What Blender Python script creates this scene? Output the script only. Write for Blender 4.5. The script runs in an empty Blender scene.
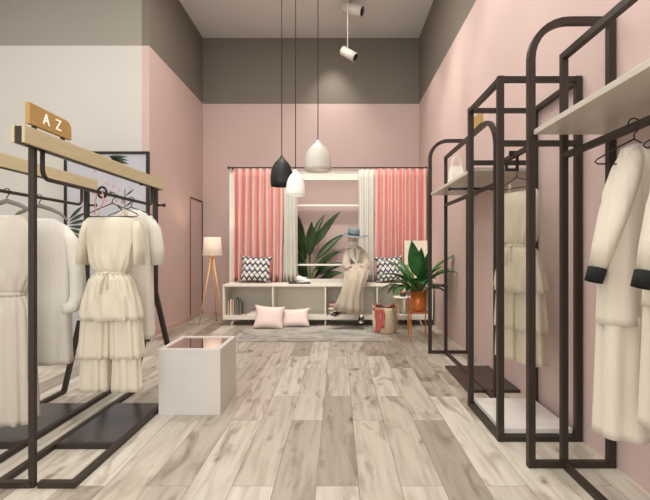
import bpy, bmesh, math, random
from mathutils import Vector, Matrix
random.seed(7)
PI = math.pi
sc = bpy.context.scene
C = sc.collection
def V(*a): return Vector(a)

# ------------------------------------------------------------ materials
def nm(name, col, rough=.6, metal=0, bump=0, bscale=60, var=0, vscale=4, emit=None, estr=0,
       trans=0, coat=0, sheen=0, streak=(1,1,1)):
    m = bpy.data.materials.new(name); m.use_nodes = True
    nt = m.node_tree; N = nt.nodes; L = nt.links; b = N['Principled BSDF']
    b.inputs['Base Color'].default_value = (*col, 1)
    b.inputs['Roughness'].default_value = rough
    b.inputs['Metallic'].default_value = metal
    if coat: b.inputs['Coat Weight'].default_value = coat
    if sheen: b.inputs['Sheen Weight'].default_value = sheen
    if trans: b.inputs['Transmission Weight'].default_value = trans
    tc = N.new('ShaderNodeTexCoord')
    mp = N.new('ShaderNodeMapping'); mp.inputs['Scale'].default_value = streak
    L.new(tc.outputs['Object'], mp.inputs['Vector'])
    if var:
        n = N.new('ShaderNodeTexNoise'); n.inputs['Scale'].default_value = vscale; n.inputs['Detail'].default_value = 5
        L.new(mp.outputs[0], n.inputs['Vector'])
        r = N.new('ShaderNodeValToRGB')
        r.color_ramp.elements[0].position = .3; r.color_ramp.elements[1].position = .7
        r.color_ramp.elements[0].color = (*[max(0, c*(1-var)) for c in col], 1)
        r.color_ramp.elements[1].color = (*[min(1, c*(1+var)) for c in col], 1)
        L.new(n.outputs['Fac'], r.inputs[0]); L.new(r.outputs[0], b.inputs['Base Color'])
    if bump:
        n2 = N.new('ShaderNodeTexNoise'); n2.inputs['Scale'].default_value = bscale; n2.inputs['Detail'].default_value = 4
        L.new(mp.outputs[0], n2.inputs['Vector'])
        bp = N.new('ShaderNodeBump'); bp.inputs['Strength'].default_value = bump; bp.inputs['Distance'].default_value = .01
        L.new(n2.outputs['Fac'], bp.inputs['Height']); L.new(bp.outputs[0], b.inputs['Normal'])
    if emit:
        b.inputs['Emission Color'].default_value = (*emit, 1); b.inputs['Emission Strength'].default_value = estr
    return m
def srgb(r, g, b):
    return tuple(((c/255)/12.92 if c/255 <= .04045 else ((c/255+.055)/1.055)**2.4) for c in (r, g, b))

PINK = srgb(209, 185, 180); GREY = srgb(124, 117, 107); WHITE = srgb(214, 211, 205); LGREY = srgb(160, 154, 145)
def two_tone(name, low, top=None):
    m = nm(name, low, .75, bump=.08, bscale=180); nt = m.node_tree; N = nt.nodes; L = nt.links
    g = N.new('ShaderNodeNewGeometry'); s = N.new('ShaderNodeSeparateXYZ'); L.new(g.outputs['Position'], s.inputs[0])
    k = N.new('ShaderNodeMath'); k.operation = 'GREATER_THAN'; k.inputs[1].default_value = 3.97; L.new(s.outputs[2], k.inputs[0])
    n = N.new('ShaderNodeTexNoise'); n.inputs['Scale'].default_value = 1.3; n.inputs['Detail'].default_value = 3
    L.new(g.outputs['Position'], n.inputs['Vector'])
    r = N.new('ShaderNodeValToRGB')
    r.color_ramp.elements[0].color = (*[c*.96 for c in low], 1); r.color_ramp.elements[1].color = (*[min(1, c*1.03) for c in low], 1)
    L.new(n.outputs['Fac'], r.inputs[0])
    mx = N.new('ShaderNodeMix'); mx.data_type = 'RGBA'
    L.new(k.outputs[0], mx.inputs['Factor']); L.new(r.outputs[0], mx.inputs['A']); mx.inputs['B'].default_value = (*(top or GREY), 1)
    L.new(mx.outputs['Result'], N['Principled BSDF'].inputs['Base Color'])
    return m
M = {}
M['pinkwall'] = two_tone('pink and grey paint', PINK)
M['whitewall'] = two_tone('white and grey paint', WHITE, LGREY)
M['ceiling'] = nm('ceiling paint', srgb(222, 222, 218), .8, bump=.05)
M['steel'] = nm('dark bronze steel', srgb(46, 35, 27), .5, .0, var=.12, vscale=8, bump=.05, bscale=200)
M['black'] = nm('black lacquer', (.010, .009, .009), .5)
M['cleat'] = nm('pale ash wood', srgb(204, 192, 156), .5, var=.08, vscale=6, streak=(14, 1.2, 14))
M['gold'] = nm('brushed brass', srgb(190, 154, 92), .5, .1, var=.06, vscale=30)
M['slab'] = nm('dark stone tray', srgb(66, 62, 58), .22, var=.45, vscale=5, bump=.1, bscale=20)
M['brownslab'] = nm('dark brown tray', srgb(62, 48, 42), .4, var=.2, vscale=5)
M['shelf'] = nm('cream laminate', srgb(206, 198, 188), .35, var=.03)
M['bench'] = nm('cream lacquered wood', srgb(232, 226, 214), .4, var=.03)
M['frame_white'] = nm('white joinery paint', srgb(232, 228, 218), .45, var=.02)
M['plinth'] = nm('warm white plinth', srgb(214, 210, 204), .45, var=.02)
M['mirror'] = nm('tinted mirror glass', (.80, .72, .72), .04, 1, var=.02)
M['marble'] = nm('white gloss panel', srgb(232, 228, 222), .12, var=.06, vscale=5, coat=.3)
M['champagne'] = nm('champagne crepe', srgb(220, 212, 192), .6, sheen=.3, streak=(1, 1, .07), bump=.9, bscale=26, var=.03, vscale=5)
M['ivory'] = nm('ivory cotton', srgb(224, 220, 208), .75, sheen=.2, streak=(1, 1, .07), bump=.9, bscale=26, var=.03)
M['oat'] = nm('oat linen', srgb(206, 198, 186), .8, sheen=.2, streak=(1, 1, .07), bump=.9, bscale=26, var=.05)
M['offwhite'] = nm('off white viscose', srgb(224, 220, 212), .7, sheen=.2, streak=(1, 1, .07), bump=.9, bscale=26, var=.03)
M['beige'] = nm('beige wool', srgb(180, 168, 150), .85, sheen=.3, streak=(1, 1, .07), bump=.9, bscale=26, var=.08, vscale=9)
M['peach'] = nm('peach knit', srgb(218, 208, 192), .75, sheen=.3, streak=(1, 1, .07), bump=.9, bscale=26, var=.03)
M['organza'] = nm('thin champagne organza', srgb(222, 212, 190), .7, sheen=.2, var=.03)
M['greyhanger'] = nm('grey stained hanger wood', srgb(128, 122, 116), .5, var=.1, streak=(3, 1, 20))
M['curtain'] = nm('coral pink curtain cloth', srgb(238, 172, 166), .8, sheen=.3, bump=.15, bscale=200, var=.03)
M['sheer'] = nm('grey white sheer cloth', srgb(226, 225, 216), .8, var=.03)
for k in ('curtain', 'sheer'):
    nt = M[k].node_tree; b = nt.nodes['Principled BSDF']; tl = nt.nodes.new('ShaderNodeBsdfTranslucent')
    tl.inputs[0].default_value = (*(srgb(240, 130, 122) if k == 'curtain' else srgb(225, 225, 215)), 1)
    mx = nt.nodes.new('ShaderNodeMixShader'); mx.inputs[0].default_value = .15
    nt.links.new(b.outputs[0], mx.inputs[1]); nt.links.new(tl.outputs[0], mx.inputs[2])
    nt.links.new(mx.outputs[0], nt.nodes['Material Output'].inputs[0])
M['leaf'] = nm('glossy dark green leaf', srgb(52, 104, 54), .35, var=.35, vscale=9)
M['leaf2'] = nm('light green leaf', srgb(96, 140, 70), .45, var=.3, vscale=12)
M['banana'] = nm('deep green leaf', srgb(50, 74, 40), .4, var=.4, vscale=7)
M['stem'] = nm('green stem', srgb(90, 110, 60), .6, var=.1)
M['soil'] = nm('potting soil', srgb(48, 36, 28), .95, bump=.6, bscale=80, var=.3, vscale=60)
M['copper'] = nm('orange copper', srgb(214, 122, 58), .35, .35, var=.08, vscale=12)
M['lampwood'] = nm('light beech', srgb(226, 180, 130), .5, var=.1, vscale=8, streak=(8, 8, 1))
M['shade'] = nm('linen shade', srgb(226, 206, 186), .8, var=.03, emit=(1, .85, .7), estr=.3)
M['pend_white'] = nm('white enamel', srgb(220, 215, 206), .35, var=.02)
M['pend_glow'] = nm('white opal enamel', srgb(245, 242, 236), .3, emit=(1, .95, .88), estr=.22)
M['bulb'] = nm('warm bulb glass', (1, .9, .75), .3, emit=(1, .85, .65), estr=4)
M['pinkcushion'] = nm('pale pink satin', srgb(238, 216, 210), .55, sheen=.3, bump=.3, bscale=14, var=.03)
M['rose'] = nm('dusty rose cloth', srgb(186, 92, 82), .75, sheen=.3, bump=.3, bscale=50, var=.2, vscale=20)
M['felt'] = nm('beige felt', srgb(196, 176, 150), .9, bump=.3, bscale=60, var=.08, vscale=30)
M['hat'] = nm('blue grey felt', srgb(120, 132, 136), .85, bump=.2, bscale=90, var=.08, vscale=10)
M['band'] = nm('dark ribbon', srgb(58, 62, 66), .6)
M['skin'] = nm('mannequin skin', srgb(226, 200, 180), .5, var=.02)
M['shoewhite'] = nm('white leather', srgb(236, 232, 226), .4)
M['shoeblack'] = nm('black leather', (.015, .014, .014), .35)
M['paper'] = nm('paper', srgb(238, 234, 226), .7, var=.03)
M['cuffblack'] = nm('black rib knit', (.008, .008, .008), .95)
M['book_grey'] = nm('grey cover', srgb(120, 116, 110), .5, var=.1)
M['book_sand'] = nm('sand cover', srgb(196, 178, 150), .6, var=.08)
M['book_dark'] = nm('charcoal cover', srgb(64, 60, 58), .5, var=.1)
M['book_rose'] = nm('rose cover', srgb(208, 160, 148), .6, var=.1)
M['book_teal'] = nm('grey green cover', srgb(128, 140, 128), .6, var=.1)
M['printpaper'] = nm('pale blue grey print', srgb(196, 196, 204), .25, var=.05, vscale=3)
M['blossom'] = nm('pink printed blossom', srgb(206, 150, 156), .5, var=.15, vscale=30)
M['inkleaf'] = nm('printed dark green leaf', srgb(48, 66, 48), .5, var=.2)
M['orange'] = nm('orange paint', srgb(206, 128, 74), .6, var=.2, vscale=30)
M['greenpaint'] = nm('soft green paint', srgb(120, 150, 90), .6, var=.2, vscale=30)
M['canvas'] = nm('cream canvas', srgb(226, 216, 196), .8, bump=.2, bscale=200, var=.03)
M['letter'] = nm('glowing off white lettering', srgb(246, 236, 222), .5, emit=(1, .95, .88), estr=.5)  # slight glow put into the letters; the brass plate holds no lamp
M['gap'] = nm('dark door gap', srgb(92, 68, 60), .8)
M['skirt'] = nm('pink painted skirting', srgb(214, 178, 168), .6)

nt = M['organza'].node_tree; tl = nt.nodes.new('ShaderNodeBsdfTransparent'); mx = nt.nodes.new('ShaderNodeMixShader'); mx.inputs[0].default_value = .45
nt.links.new(nt.nodes['Principled BSDF'].outputs[0], mx.inputs[1]); nt.links.new(tl.outputs[0], mx.inputs[2]); nt.links.new(mx.outputs[0], nt.nodes['Material Output'].inputs[0])
def rug_mat():
    m = nm('grey mottled rug', srgb(160, 157, 150), .95, bump=.5, bscale=160)
    nt = m.node_tree; N = nt.nodes; L = nt.links
    tc = N.new('ShaderNodeTexCoord'); n = N.new('ShaderNodeTexNoise'); n.inputs['Scale'].default_value = 3; n.inputs['Detail'].default_value = 8
    n.inputs['Distortion'].default_value = 1.2
    L.new(tc.outputs['Object'], n.inputs['Vector']); r = N.new('ShaderNodeValToRGB')
    e = r.color_ramp.elements; e[0].position = .35; e[0].color = (*srgb(142, 140, 134), 1); e[1].position = .68; e[1].color = (*srgb(188, 182, 172), 1)
    L.new(n.outputs['Fac'], r.inputs[0]); L.new(r.outputs[0], N['Principled BSDF'].inputs['Base Color']); return m
M['rug'] = rug_mat()

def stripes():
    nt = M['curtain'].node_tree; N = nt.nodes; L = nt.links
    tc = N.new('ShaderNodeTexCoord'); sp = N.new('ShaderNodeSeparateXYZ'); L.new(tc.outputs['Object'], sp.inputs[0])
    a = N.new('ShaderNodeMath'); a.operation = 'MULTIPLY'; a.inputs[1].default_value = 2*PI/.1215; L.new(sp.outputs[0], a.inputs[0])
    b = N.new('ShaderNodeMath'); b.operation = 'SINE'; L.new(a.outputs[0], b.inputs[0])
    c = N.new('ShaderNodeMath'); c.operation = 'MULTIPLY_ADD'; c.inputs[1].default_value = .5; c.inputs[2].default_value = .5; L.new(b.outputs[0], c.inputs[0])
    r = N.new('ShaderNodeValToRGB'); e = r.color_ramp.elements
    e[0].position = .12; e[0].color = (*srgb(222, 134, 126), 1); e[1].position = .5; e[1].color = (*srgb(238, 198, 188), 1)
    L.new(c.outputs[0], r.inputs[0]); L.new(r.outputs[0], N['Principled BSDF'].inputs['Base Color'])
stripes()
def zigzag():
    m = nm('black and white zigzag cloth', (.8, .8, .8), .85, bump=.2, bscale=120)
    nt = m.node_tree; N = nt.nodes; L = nt.links
    tc = N.new('ShaderNodeTexCoord'); s = N.new('ShaderNodeSeparateXYZ'); L.new(tc.outputs['Generated'], s.inputs[0])
    def ma(op, a, b=None):
        k = N.new('ShaderNodeMath'); k.operation = op
        for i, q in enumerate((a, b)):
            if q is None: continue
            if isinstance(q, (int, float)): k.inputs[i].default_value = q
            else: L.new(q, k.inputs[i])
        return k.outputs[0]
    fx = ma('PINGPONG', ma('MULTIPLY', s.outputs[0], 6.0), .5)
    row = ma('FRACT', ma('ADD', ma('MULTIPLY', s.outputs[2], 4.0), ma('MULTIPLY', fx, .9)))
    a = ma('GREATER_THAN', row, .62)
    r2 = ma('FRACT', ma('SUBTRACT', ma('MULTIPLY', s.outputs[2], 4.0), ma('MULTIPLY', fx, .9)))
    b = ma('GREATER_THAN', r2, .86)
    o = ma('MAXIMUM', a, b)
    mx = N.new('ShaderNodeMix'); mx.data_type = 'RGBA'; L.new(o, mx.inputs['Factor'])
    mx.inputs['A'].default_value = (*srgb(224, 219, 216), 1); mx.inputs['B'].default_value = (*srgb(66, 68, 80), 1)
    L.new(mx.outputs['Result'], N['Principled BSDF'].inputs['Base Color']); return m
M['zigzag'] = zigzag()

def floor_mat():
    m = bpy.data.materials.new('whitewashed oak planks'); m.use_nodes = True
    nt = m.node_tree; N = nt.nodes; L = nt.links; b = N['Principled BSDF']
    tc = N.new('ShaderNodeTexCoord')
    rot = N.new('ShaderNodeMapping'); rot.inputs['Rotation'].default_value = (0, 0, PI/2); rot.inputs['Location'].default_value = (.37, .11, 0)
    L.new(tc.outputs['Object'], rot.inputs['Vector'])
    def brick(msize, c1, c2, mc):
        br = N.new('ShaderNodeTexBrick'); br.offset = .37; br.offset_frequency = 2
        br.inputs['Scale'].default_value = 1; br.inputs['Brick Width'].default_value = 1.4; br.inputs['Row Height'].default_value = .215
        br.inputs['Mortar Size'].default_value = msize; br.inputs['Mortar Smooth'].default_value = .2
        br.inputs['Color1'].default_value = (*c1, 1); br.inputs['Color2'].default_value = (*c2, 1); br.inputs['Mortar'].default_value = (*mc, 1)
        L.new(rot.outputs[0], br.inputs['Vector']); return br
    br = brick(.0016, (0, 0, 0), (1, 1, 1), (.5, .5, .5))
    # offset the grain per plank
    sep = N.new('ShaderNodeVectorMath'); sep.operation = 'SCALE'; sep.inputs['Scale'].default_value = 13.7
    L.new(br.outputs['Color'], sep.inputs[0])
    add = N.new('ShaderNodeVectorMath'); add.operation = 'ADD'; L.new(rot.outputs[0], add.inputs[0]); L.new(sep.outputs[0], add.inputs[1])
    def noise(scale, detail, dist, st):
        mp = N.new('ShaderNodeMapping'); mp.inputs['Scale'].default_value = st; L.new(add.outputs[0], mp.inputs['Vector'])
        n = N.new('ShaderNodeTexNoise'); n.inputs['Scale'].default_value = scale; n.inputs['Detail'].default_value = detail; n.inputs['Distortion'].default_value = dist
        L.new(mp.outputs[0], n.inputs['Vector']); return n
    def ramp(src, pts):
        r = N.new('ShaderNodeValToRGB'); e = r.color_ramp.elements
        e[0].position, e[0].color = pts[0][0], (*pts[0][1], 1); e[1].position, e[1].color = pts[-1][0], (*pts[-1][1], 1)
        for p, c in pts[1:-1]:
            q = e.new(p); q.color = (*c, 1)
        L.new(src, r.inputs[0]); return r
    base = ramp(br.outputs['Color'], [(0, srgb(160, 151, 138)), (.35, srgb(198, 191, 178)), (.7, srgb(213, 207, 195)), (1, srgb(182, 173, 160))])
    g = noise(2.4, 9, .35, (.8, 9, 1)); gr = ramp(g.outputs['Fac'], [(.3, (.74, .71, .68)), (.52, (.97, .965, .96)), (.72, (1.06, 1.05, 1.04))])
    k = noise(1.9, 7, .9, (1, 3.2, 1)); kr = ramp(k.outputs['Fac'], [(.0, (.42, .38, .34)), (.30, (.50, .46, .42)), (.39, (.76, .73, .70)), (.47, (1, 1, 1)), (1, (1, 1, 1))])
    def mul(a, c, f=1):
        mx = N.new('ShaderNodeMix'); mx.data_type = 'RGBA'; mx.blend_type = 'MULTIPLY'; mx.inputs['Factor'].default_value = f
        L.new(a, mx.inputs['A']); L.new(c, mx.inputs['B']); return mx.outputs['Result']
    v = N.new('ShaderNodeTexVoronoi'); v.inputs['Scale'].default_value = 2.1
    mpv = N.new('ShaderNodeMapping'); mpv.inputs['Scale'].default_value = (1, 2.4, 1)
    dn = noise(7, 3, 0, (1, 1, 1)); dm = N.new('ShaderNodeVectorMath'); dm.operation = 'SCALE'; dm.inputs['Scale'].default_value = .22
    L.new(dn.outputs['Color'], dm.inputs[0]); da = N.new('ShaderNodeVectorMath'); da.operation = 'ADD'
    L.new(add.outputs[0], mpv.inputs[0]); L.new(mpv.outputs[0], da.inputs[0]); L.new(dm.outputs[0], da.inputs[1]); L.new(da.outputs[0], v.inputs['Vector'])
    vr = ramp(v.outputs['Distance'], [(0, (.26, .20, .16)), (.06, (.40, .34, .29)), (.10, (.72, .69, .66)), (.17, (.95, .94, .93)), (.22, (1, 1, 1)), (1, (1, 1, 1))])
    col = mul(mul(mul(base.outputs[0], gr.outputs[0]), kr.outputs[0], .9), vr.outputs[0], .85)
    seam = brick(.0026, (1, 1, 1), (1, 1, 1), (.58, .54, .50))
    col = mul(col, seam.outputs['Color'])
    L.new(col, b.inputs['Base Color']); b.inputs['Roughness'].default_value = .42
    bp = N.new('ShaderNodeBump'); bp.inputs['Strength'].default_value = .15; bp.inputs['Distance'].default_value = .004
    L.new(g.outputs['Fac'], bp.inputs['Height']); L.new(bp.outputs[0], b.inputs['Normal'])
    return m
M['floor'] = floor_mat()

# ------------------------------------------------------------ mesh builder
class MB:
    def __init__(s): s.v = []; s.f = []; s.sm = []
    def add(s, vs, fs, smooth=False):
        n = len(s.v); s.v += [tuple(v) for v in vs]; s.f += [tuple(i+n for i in f) for f in fs]; s.sm += [smooth]*len(fs); return s
    def box(s, x0, x1, y0, y1, z0, z1):
        vs = [(x, y, z) for x in (x0, x1) for y in (y0, y1) for z in (z0, z1)]
        return s.add(vs, [(0,1,3,2),(4,6,7,5),(0,4,5,1),(2,3,7,6),(0,2,6,4),(1,5,7,3)])
    def bar(s, p, q, w, h=None, up=None):
        p, q = Vector(p), Vector(q); h = h or w; t = (q-p).normalized()
        up = Vector(up) if up else (V(0,0,1) if abs(t.z) < .9 else V(0,1,0))
        a = t.cross(up).normalized()*w/2; b = a.cross(t).normalized()*h/2
        vs = [c+x*a+y*b for c in (p, q) for x, y in ((-1,-1),(1,-1),(1,1),(-1,1))]
        return s.add(vs, [(3,2,1,0),(4,5,6,7),(0,1,5,4),(1,2,6,5),(2,3,7,6),(3,0,4,7)])
    def sweep(s, path, rad, n=10, caps=True, side=None, power=1, square=False, smooth=True):
        """rad: number, list, or list of (rx, ry); side: reference sideways axis"""
        P = [Vector(p) for p in path]; m = len(P); rings = []; prev = None
        if square: n = 4
        for i in range(m):
            t = (P[min(i+1, m-1)]-P[max(i-1, 0)]).normalized()
            if side is not None: a = (Vector(side)-t*t.dot(Vector(side))).normalized()
            elif prev is None: a = t.orthogonal().normalized()
            else: a = (prev-t*t.dot(prev)).normalized()
            prev = a; b = t.cross(a)
            r = rad[i] if isinstance(rad, (list, tuple)) else rad
            rx, ry = r if isinstance(r, (list, tuple)) else (r, r)
            k = 1.0
            if square and 0 < i < m-1:
                c = (P[i]-P[i-1]).normalized().dot((P[i+1]-P[i]).normalized()); k = 1/max(.7, math.sqrt((1+c)/2))
            rings.append([P[i] + a*rx*math.cos(2*PI*(j+(.5 if square else 0))/n)*(k if square else 1) + b*ry*math.sin(2*PI*(j+(.5 if square else 0))/n)*(k if square else 1) for j in range(n)])
        return s.loft(rings, caps, smooth and not square)
    def loft(s, rings, caps=True, smooth=True, closed=True):
        n = len(rings[0]); vs = [v for r in rings for v in r]; fs = []
        for i in range(len(rings)-1):
            for j in range(n if closed else n-1):
                k = (j+1) % n; fs.append((i*n+j, i*n+k, (i+1)*n+k, (i+1)*n+j))
        if caps: fs.append(tuple(range(n-1, -1, -1))); fs.append(tuple((len(rings)-1)*n+j for j in range(n)))
        return s.add(vs, fs, smooth)
    def lathe(s, prof, c=(0,0,0), n=32, caps=False, smooth=True):
        c = Vector(c); return s.loft([[c+V(r*math.cos(2*PI*j/n), r*math.sin(2*PI*j/n), z) for j in range(n)] for r, z in prof], caps, smooth)
    def ball(s, c, r, n=16, m=10, rot=None):
        r = r if isinstance(r, (tuple, list)) else (r, r, r); c = Vector(c); R = rot or Matrix.Identity(3)
        rings = []
        for i in range(m+1):
            a = -PI/2+PI*i/m; e = max(math.cos(a), .001)
            rings.append([c+R@V(r[0]*e*math.cos(2*PI*j/n), r[1]*e*math.sin(2*PI*j/n), r[2]*math.sin(a)) for j in range(n)])
        return s.loft(rings, True, True)
    def poly(s, pts, thick):
        """pts: planar polygon; thick: extrusion vector"""
        P = [Vector(p) for p in pts]; t = Vector(thick); n = len(P)
        return s.add(P+[p+t for p in P], [tuple(range(n-1,-1,-1)), tuple(range(n, 2*n))]+[(i, (i+1)%n, n+(i+1)%n, n+i) for i in range(n)])
    def build(s, name, mat, parent=None, loc=None, bevel=0, solid=0, sub=0):
        me = bpy.data.meshes.new(name); me.from_pydata(s.v, [], s.f); me.update()
        bm = bmesh.new(); bm.from_mesh(me); bmesh.ops.recalc_face_normals(bm, faces=bm.faces); bm.to_mesh(me); bm.free()
        me.polygons.foreach_set('use_smooth', s.sm); me.materials.append(M[mat] if isinstance(mat, str) else mat)
        o = bpy.data.objects.new(name, me); C.objects.link(o)
        if parent: o.parent = parent
        if loc: o.location = loc
        if solid: k = o.modifiers.new('thickness', 'SOLIDIFY'); k.thickness = solid; k.offset = 0
        if bevel: k = o.modifiers.new('bevel', 'BEVEL'); k.width = bevel; k.segments = 2; k.limit_method = 'ANGLE'
        if sub: k = o.modifiers.new('sub', 'SUBSURF'); k.levels = sub; k.render_levels = sub
        return o
def tag(o, label, cat, group=None):
    o['label'] = label; o['category'] = cat
    if group: o['group'] = group
    return o
def thing(name, label, cat, loc=(0,0,0), rz=0, group=None):
    o = bpy.data.objects.new(name, None); C.objects.link(o); o.empty_display_size = .1
    o.location = loc; o.rotation_euler = (0, 0, rz); return tag(o, label, cat, group)
def struct(o): o['kind'] = 'structure'; return o
def dup(root, loc, rz=None, label=None, skip=()):
    r = root.copy(); C.objects.link(r); r.location = loc
    if rz is not None: r.rotation_euler = (0, 0, rz)
    if label: r['label'] = label
    for ch in list(root.children):
        if ch.name.split('.')[0] in skip: continue
        c = ch.copy(); C.objects.link(c); c.parent = r
        for g in ch.children:
            d = g.copy(); C.objects.link(d); d.parent = c
    return r

# ------------------------------------------------------------ the room
XR, XL, YB, ZC = 1.535, -2.56, 8.53, 5.22
YW, XFL, YF = 6.10, -5.2, -3.0
struct(MB().box(XFL-.1, XR+.1, YF, YB+.1, -.1, 0).build('floor', 'floor'))
struct(MB().box(XFL-.1, XR+.1, YF, YB+.1, ZC, ZC+.1).build('ceiling', 'ceiling'))
struct(MB().box(XR, XR+.1, YF, YB+.1, 0, ZC).build('wall_right', 'pinkwall'))
struct(MB().box(XL-.1, XR, YB, YB+.1, 0, ZC).build('wall_back', 'pinkwall'))
wl = MB().box(XL-.1, XL, YW+.0, 7.78, 0, ZC).box(XL-.1, XL, 8.51, YB, 0, ZC).box(XL-.1, XL, 7.78, 8.51, 2.125, ZC)
struct(wl.build('wall_left', 'pinkwall'))
struct(MB().box(XFL, XL-.1, YW, YW+.1, 0, ZC).build('wall_left_front', 'whitewall'))
struct(MB().box(XFL-.1, XFL, YF, YW+.1, 0, ZC).build('wall_far_left', 'whitewall'))
d = struct(MB().box(XL-.05, XL-.005, 7.84, 8.47, .01, 2.1).build('door_1', nm('pink door paint', PINK, .7, bump=.05)))
struct(MB().box(XL-.012, XL+.004, 7.78, 7.815, 0, 2.125).box(XL-.012, XL+.004, 8.475, 8.51, 0, 2.125).box(XL-.012, XL+.004, 7.815, 8.475, 2.10, 2.125).build('trim_1', 'gap'))
struct(MB().box(XL, XL+.012, YW, 7.78, 0, .07).build('baseboard_left', 'skirt'))
struct(MB().box(XL+.02, XR-.0, YB-.012, YB, 0, .07).build('baseboard_back', 'skirt'))

# open window frame behind the bench
YP = 7.74
w = bpy.data.objects.new('window_1', None); C.objects.link(w); struct(w)
fr = MB()
for x0, x1 in ((-1.87, -1.77), (-.80, -.70), (.36, .46), (1.43, 1.53)): fr.box(x0, x1, YP, YP+.08, 0, 2.55)
fr.box(-1.77, 1.43, YP, YP+.08, 2.40, 2.55)
fr.build('window_frame', 'frame_white', w, bevel=.004)
MB().box(-.70, .36, YP+.02, YP+.05, 1.955, 1.985).build('glazing_bar', 'frame_white', w)
MB().box(-.70, .36, YP+.02, YP+.05, .93, .96).build('glazing_bar', 'frame_white', w)
MB().box(-1.77, 1.43, YP, YP+.08, 0, .70).build('window_sill', 'frame_white', w)

# curtain rod and curtains
t = thing('curtain_rod', 'thin dark curtain rod running above the coral curtains', 'curtain rod', (0, 7.66, 2.60))
MB().sweep([(-1.86, 0, 0), (1.50, 0, 0)], .011, 10).build('rod', 'steel', t)
for x in (-1.86, 1.50): MB().ball((x, 0, 0), .024).build('finial', 'steel', t)
for x in (-1.80, -.2, 1.45): MB().box(x-.008, x+.008, .0, .08, -.02, .0).build('bracket', 'steel', t)
def curtain(x0, x1, z0, z1, y, folds, amp, mat, name, label, group, seed, flare=0):
    r = random.Random(seed); n = folds*12; rows = 14; ph = [r.uniform(-.5, .5) for _ in range(folds+2)]
    rings = []
    for i in range(rows+1):
        v = i/rows; z = z1+(z0-z1)*v; line = []
        for j in range(n+1):
            u = j/n; f = u*folds; k = int(f); p = ph[k]*(1-(f-k))+ph[k+1]*(f-k)
            xx = x0+(x1-x0)*u + (u-.5)*flare*v + .006*math.sin(5*v+k)
            a = amp*(.65+.5*v)
            line.append(V(xx, y+a*math.sin(2*PI*(f+.25*p*v)) + .008*p, z))
        rings.append(line)
    m = MB().loft(rings, caps=False, closed=False)
    return tag(m.build(name, mat, solid=.004), label, 'curtain', group)
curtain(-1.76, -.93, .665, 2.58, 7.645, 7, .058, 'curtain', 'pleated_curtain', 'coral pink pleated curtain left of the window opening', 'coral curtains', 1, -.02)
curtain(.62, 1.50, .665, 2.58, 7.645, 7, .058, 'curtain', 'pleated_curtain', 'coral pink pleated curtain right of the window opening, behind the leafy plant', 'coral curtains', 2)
curtain(-.92, -.71, .665, 2.57, 7.66, 3, .035, 'sheer', 'sheer_curtain', 'narrow grey white sheer curtain beside the left coral curtain', 'sheer curtains', 3)
curtain(.35, .61, .665, 2.57, 7.66, 3, .035, 'sheer', 'sheer_curtain', 'narrow grey white sheer curtain behind the seated mannequin', 'sheer curtains', 4)

# ------------------------------------------------------------ bench
BX0, BX1, BY0, BY1, BZ0, BZ1 = -1.82, 1.50, 7.10, 7.61, .10, .656
t = thing('window_bench', 'long low cream bench with open cubbies under the window curtains', 'bench', (0, 7.1, 0))
def L(y): return y-7.1
MB().box(BX0, BX1, L(BY0)-.01, L(BY1), BZ1-.035, BZ1).build('bench_top', 'bench', t, bevel=.004)
MB().box(BX0, BX1, L(BY0), L(BY1), BZ0, BZ0+.06).build('bench_bottom', 'bench', t, bevel=.003)
MB().box(BX0+.03, BX1-.03, L(BY1)-.02, L(BY1), BZ0+.06, BZ1-.035).build('back_panel', 'bench', t)
for x in (BX0, BX1-.03): MB().box(x, x+.03, L(BY0), L(BY1), BZ0+.06, BZ1-.035).build('side_panel', 'bench', t)
for x in (-1.03, -.20, .62, 1.05): MB().box(x-.012, x+.012, L(BY0), L(BY1)-.02, BZ0+.06, BZ1-.035).build('divider', 'bench', t)
for x, s in ((-1.66, -1), (-.2, 0), (1.3, 1)):
    for y in (7.16, 7.54): MB().sweep([(x, L(y), BZ0), (x+.035*s, L(y)-.02, 0)], [.018, .011], 10).build('leg', 'bench', t)

# books in the bench
bk = [(-1.755, .026, .22, 'book_sand', 'sand coloured upright book at the left end of the bench cubby'),
      (-1.715, .02, .25, 'paper', 'white upright magazine second from the bench cubby wall'),
      (-1.675, .03, .24, 'book_rose', 'rose upright book in the middle of the bench cubby row'),
      (-1.635, .018, .27, 'book_teal', 'tall grey green magazine in the bench cubby row'),
      (-1.605, .024, .25, 'book_grey', 'thick grey upright book in the bench cubby row'),
      (-1.565, .022, .21, 'book_grey', 'short grey book at the right end of the bench cubby row')]
for x, wd, h, m, lab in bk:
    t = thing('book', lab, 'book', (x, 7.2, .161), group='upright books in the bench cubby')
    MB().box(-wd/2+.003, wd/2-.003, .003, .17, .003, h-.003).build('pages', 'paper', t)
    MB().box(-wd/2, -wd/2+.003, 0, .175, 0, h).box(wd/2-.003, wd/2, 0, .175, 0, h).box(-wd/2, wd/2, -.003, .001, 0, h).build('cover', m, t)
z = .161
for i, (wd, dp, th, m, lab) in enumerate([(.34, .24, .03, 'book_sand', 'flat sand book, bottom of the pile in the bench cubby'),
                         (.30, .22, .025, 'book_rose', 'flat rose book, middle of the pile in the bench cubby'),
                         (.26, .19, .02, 'book_grey', 'flat grey book, topmost of the pile in the bench cubby')]):
    t = thing('book', lab, 'book', (-1.28+.015*i, 7.32, z), .08*i, group='flat books in the bench cubby')
    MB().box(-wd/2+.004, wd/2-.004, -dp/2+.004, dp/2-.004, .003, th-.003).build('pages', 'paper', t)
    MB().box(-wd/2, wd/2, -dp/2, dp/2, 0, .003).box(-wd/2, wd/2, -dp/2, dp/2, th-.003, th).box(-wd/2, -wd/2+.003, -dp/2, dp/2, 0, th).build('cover', m, t)
    z += th+.0005
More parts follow.
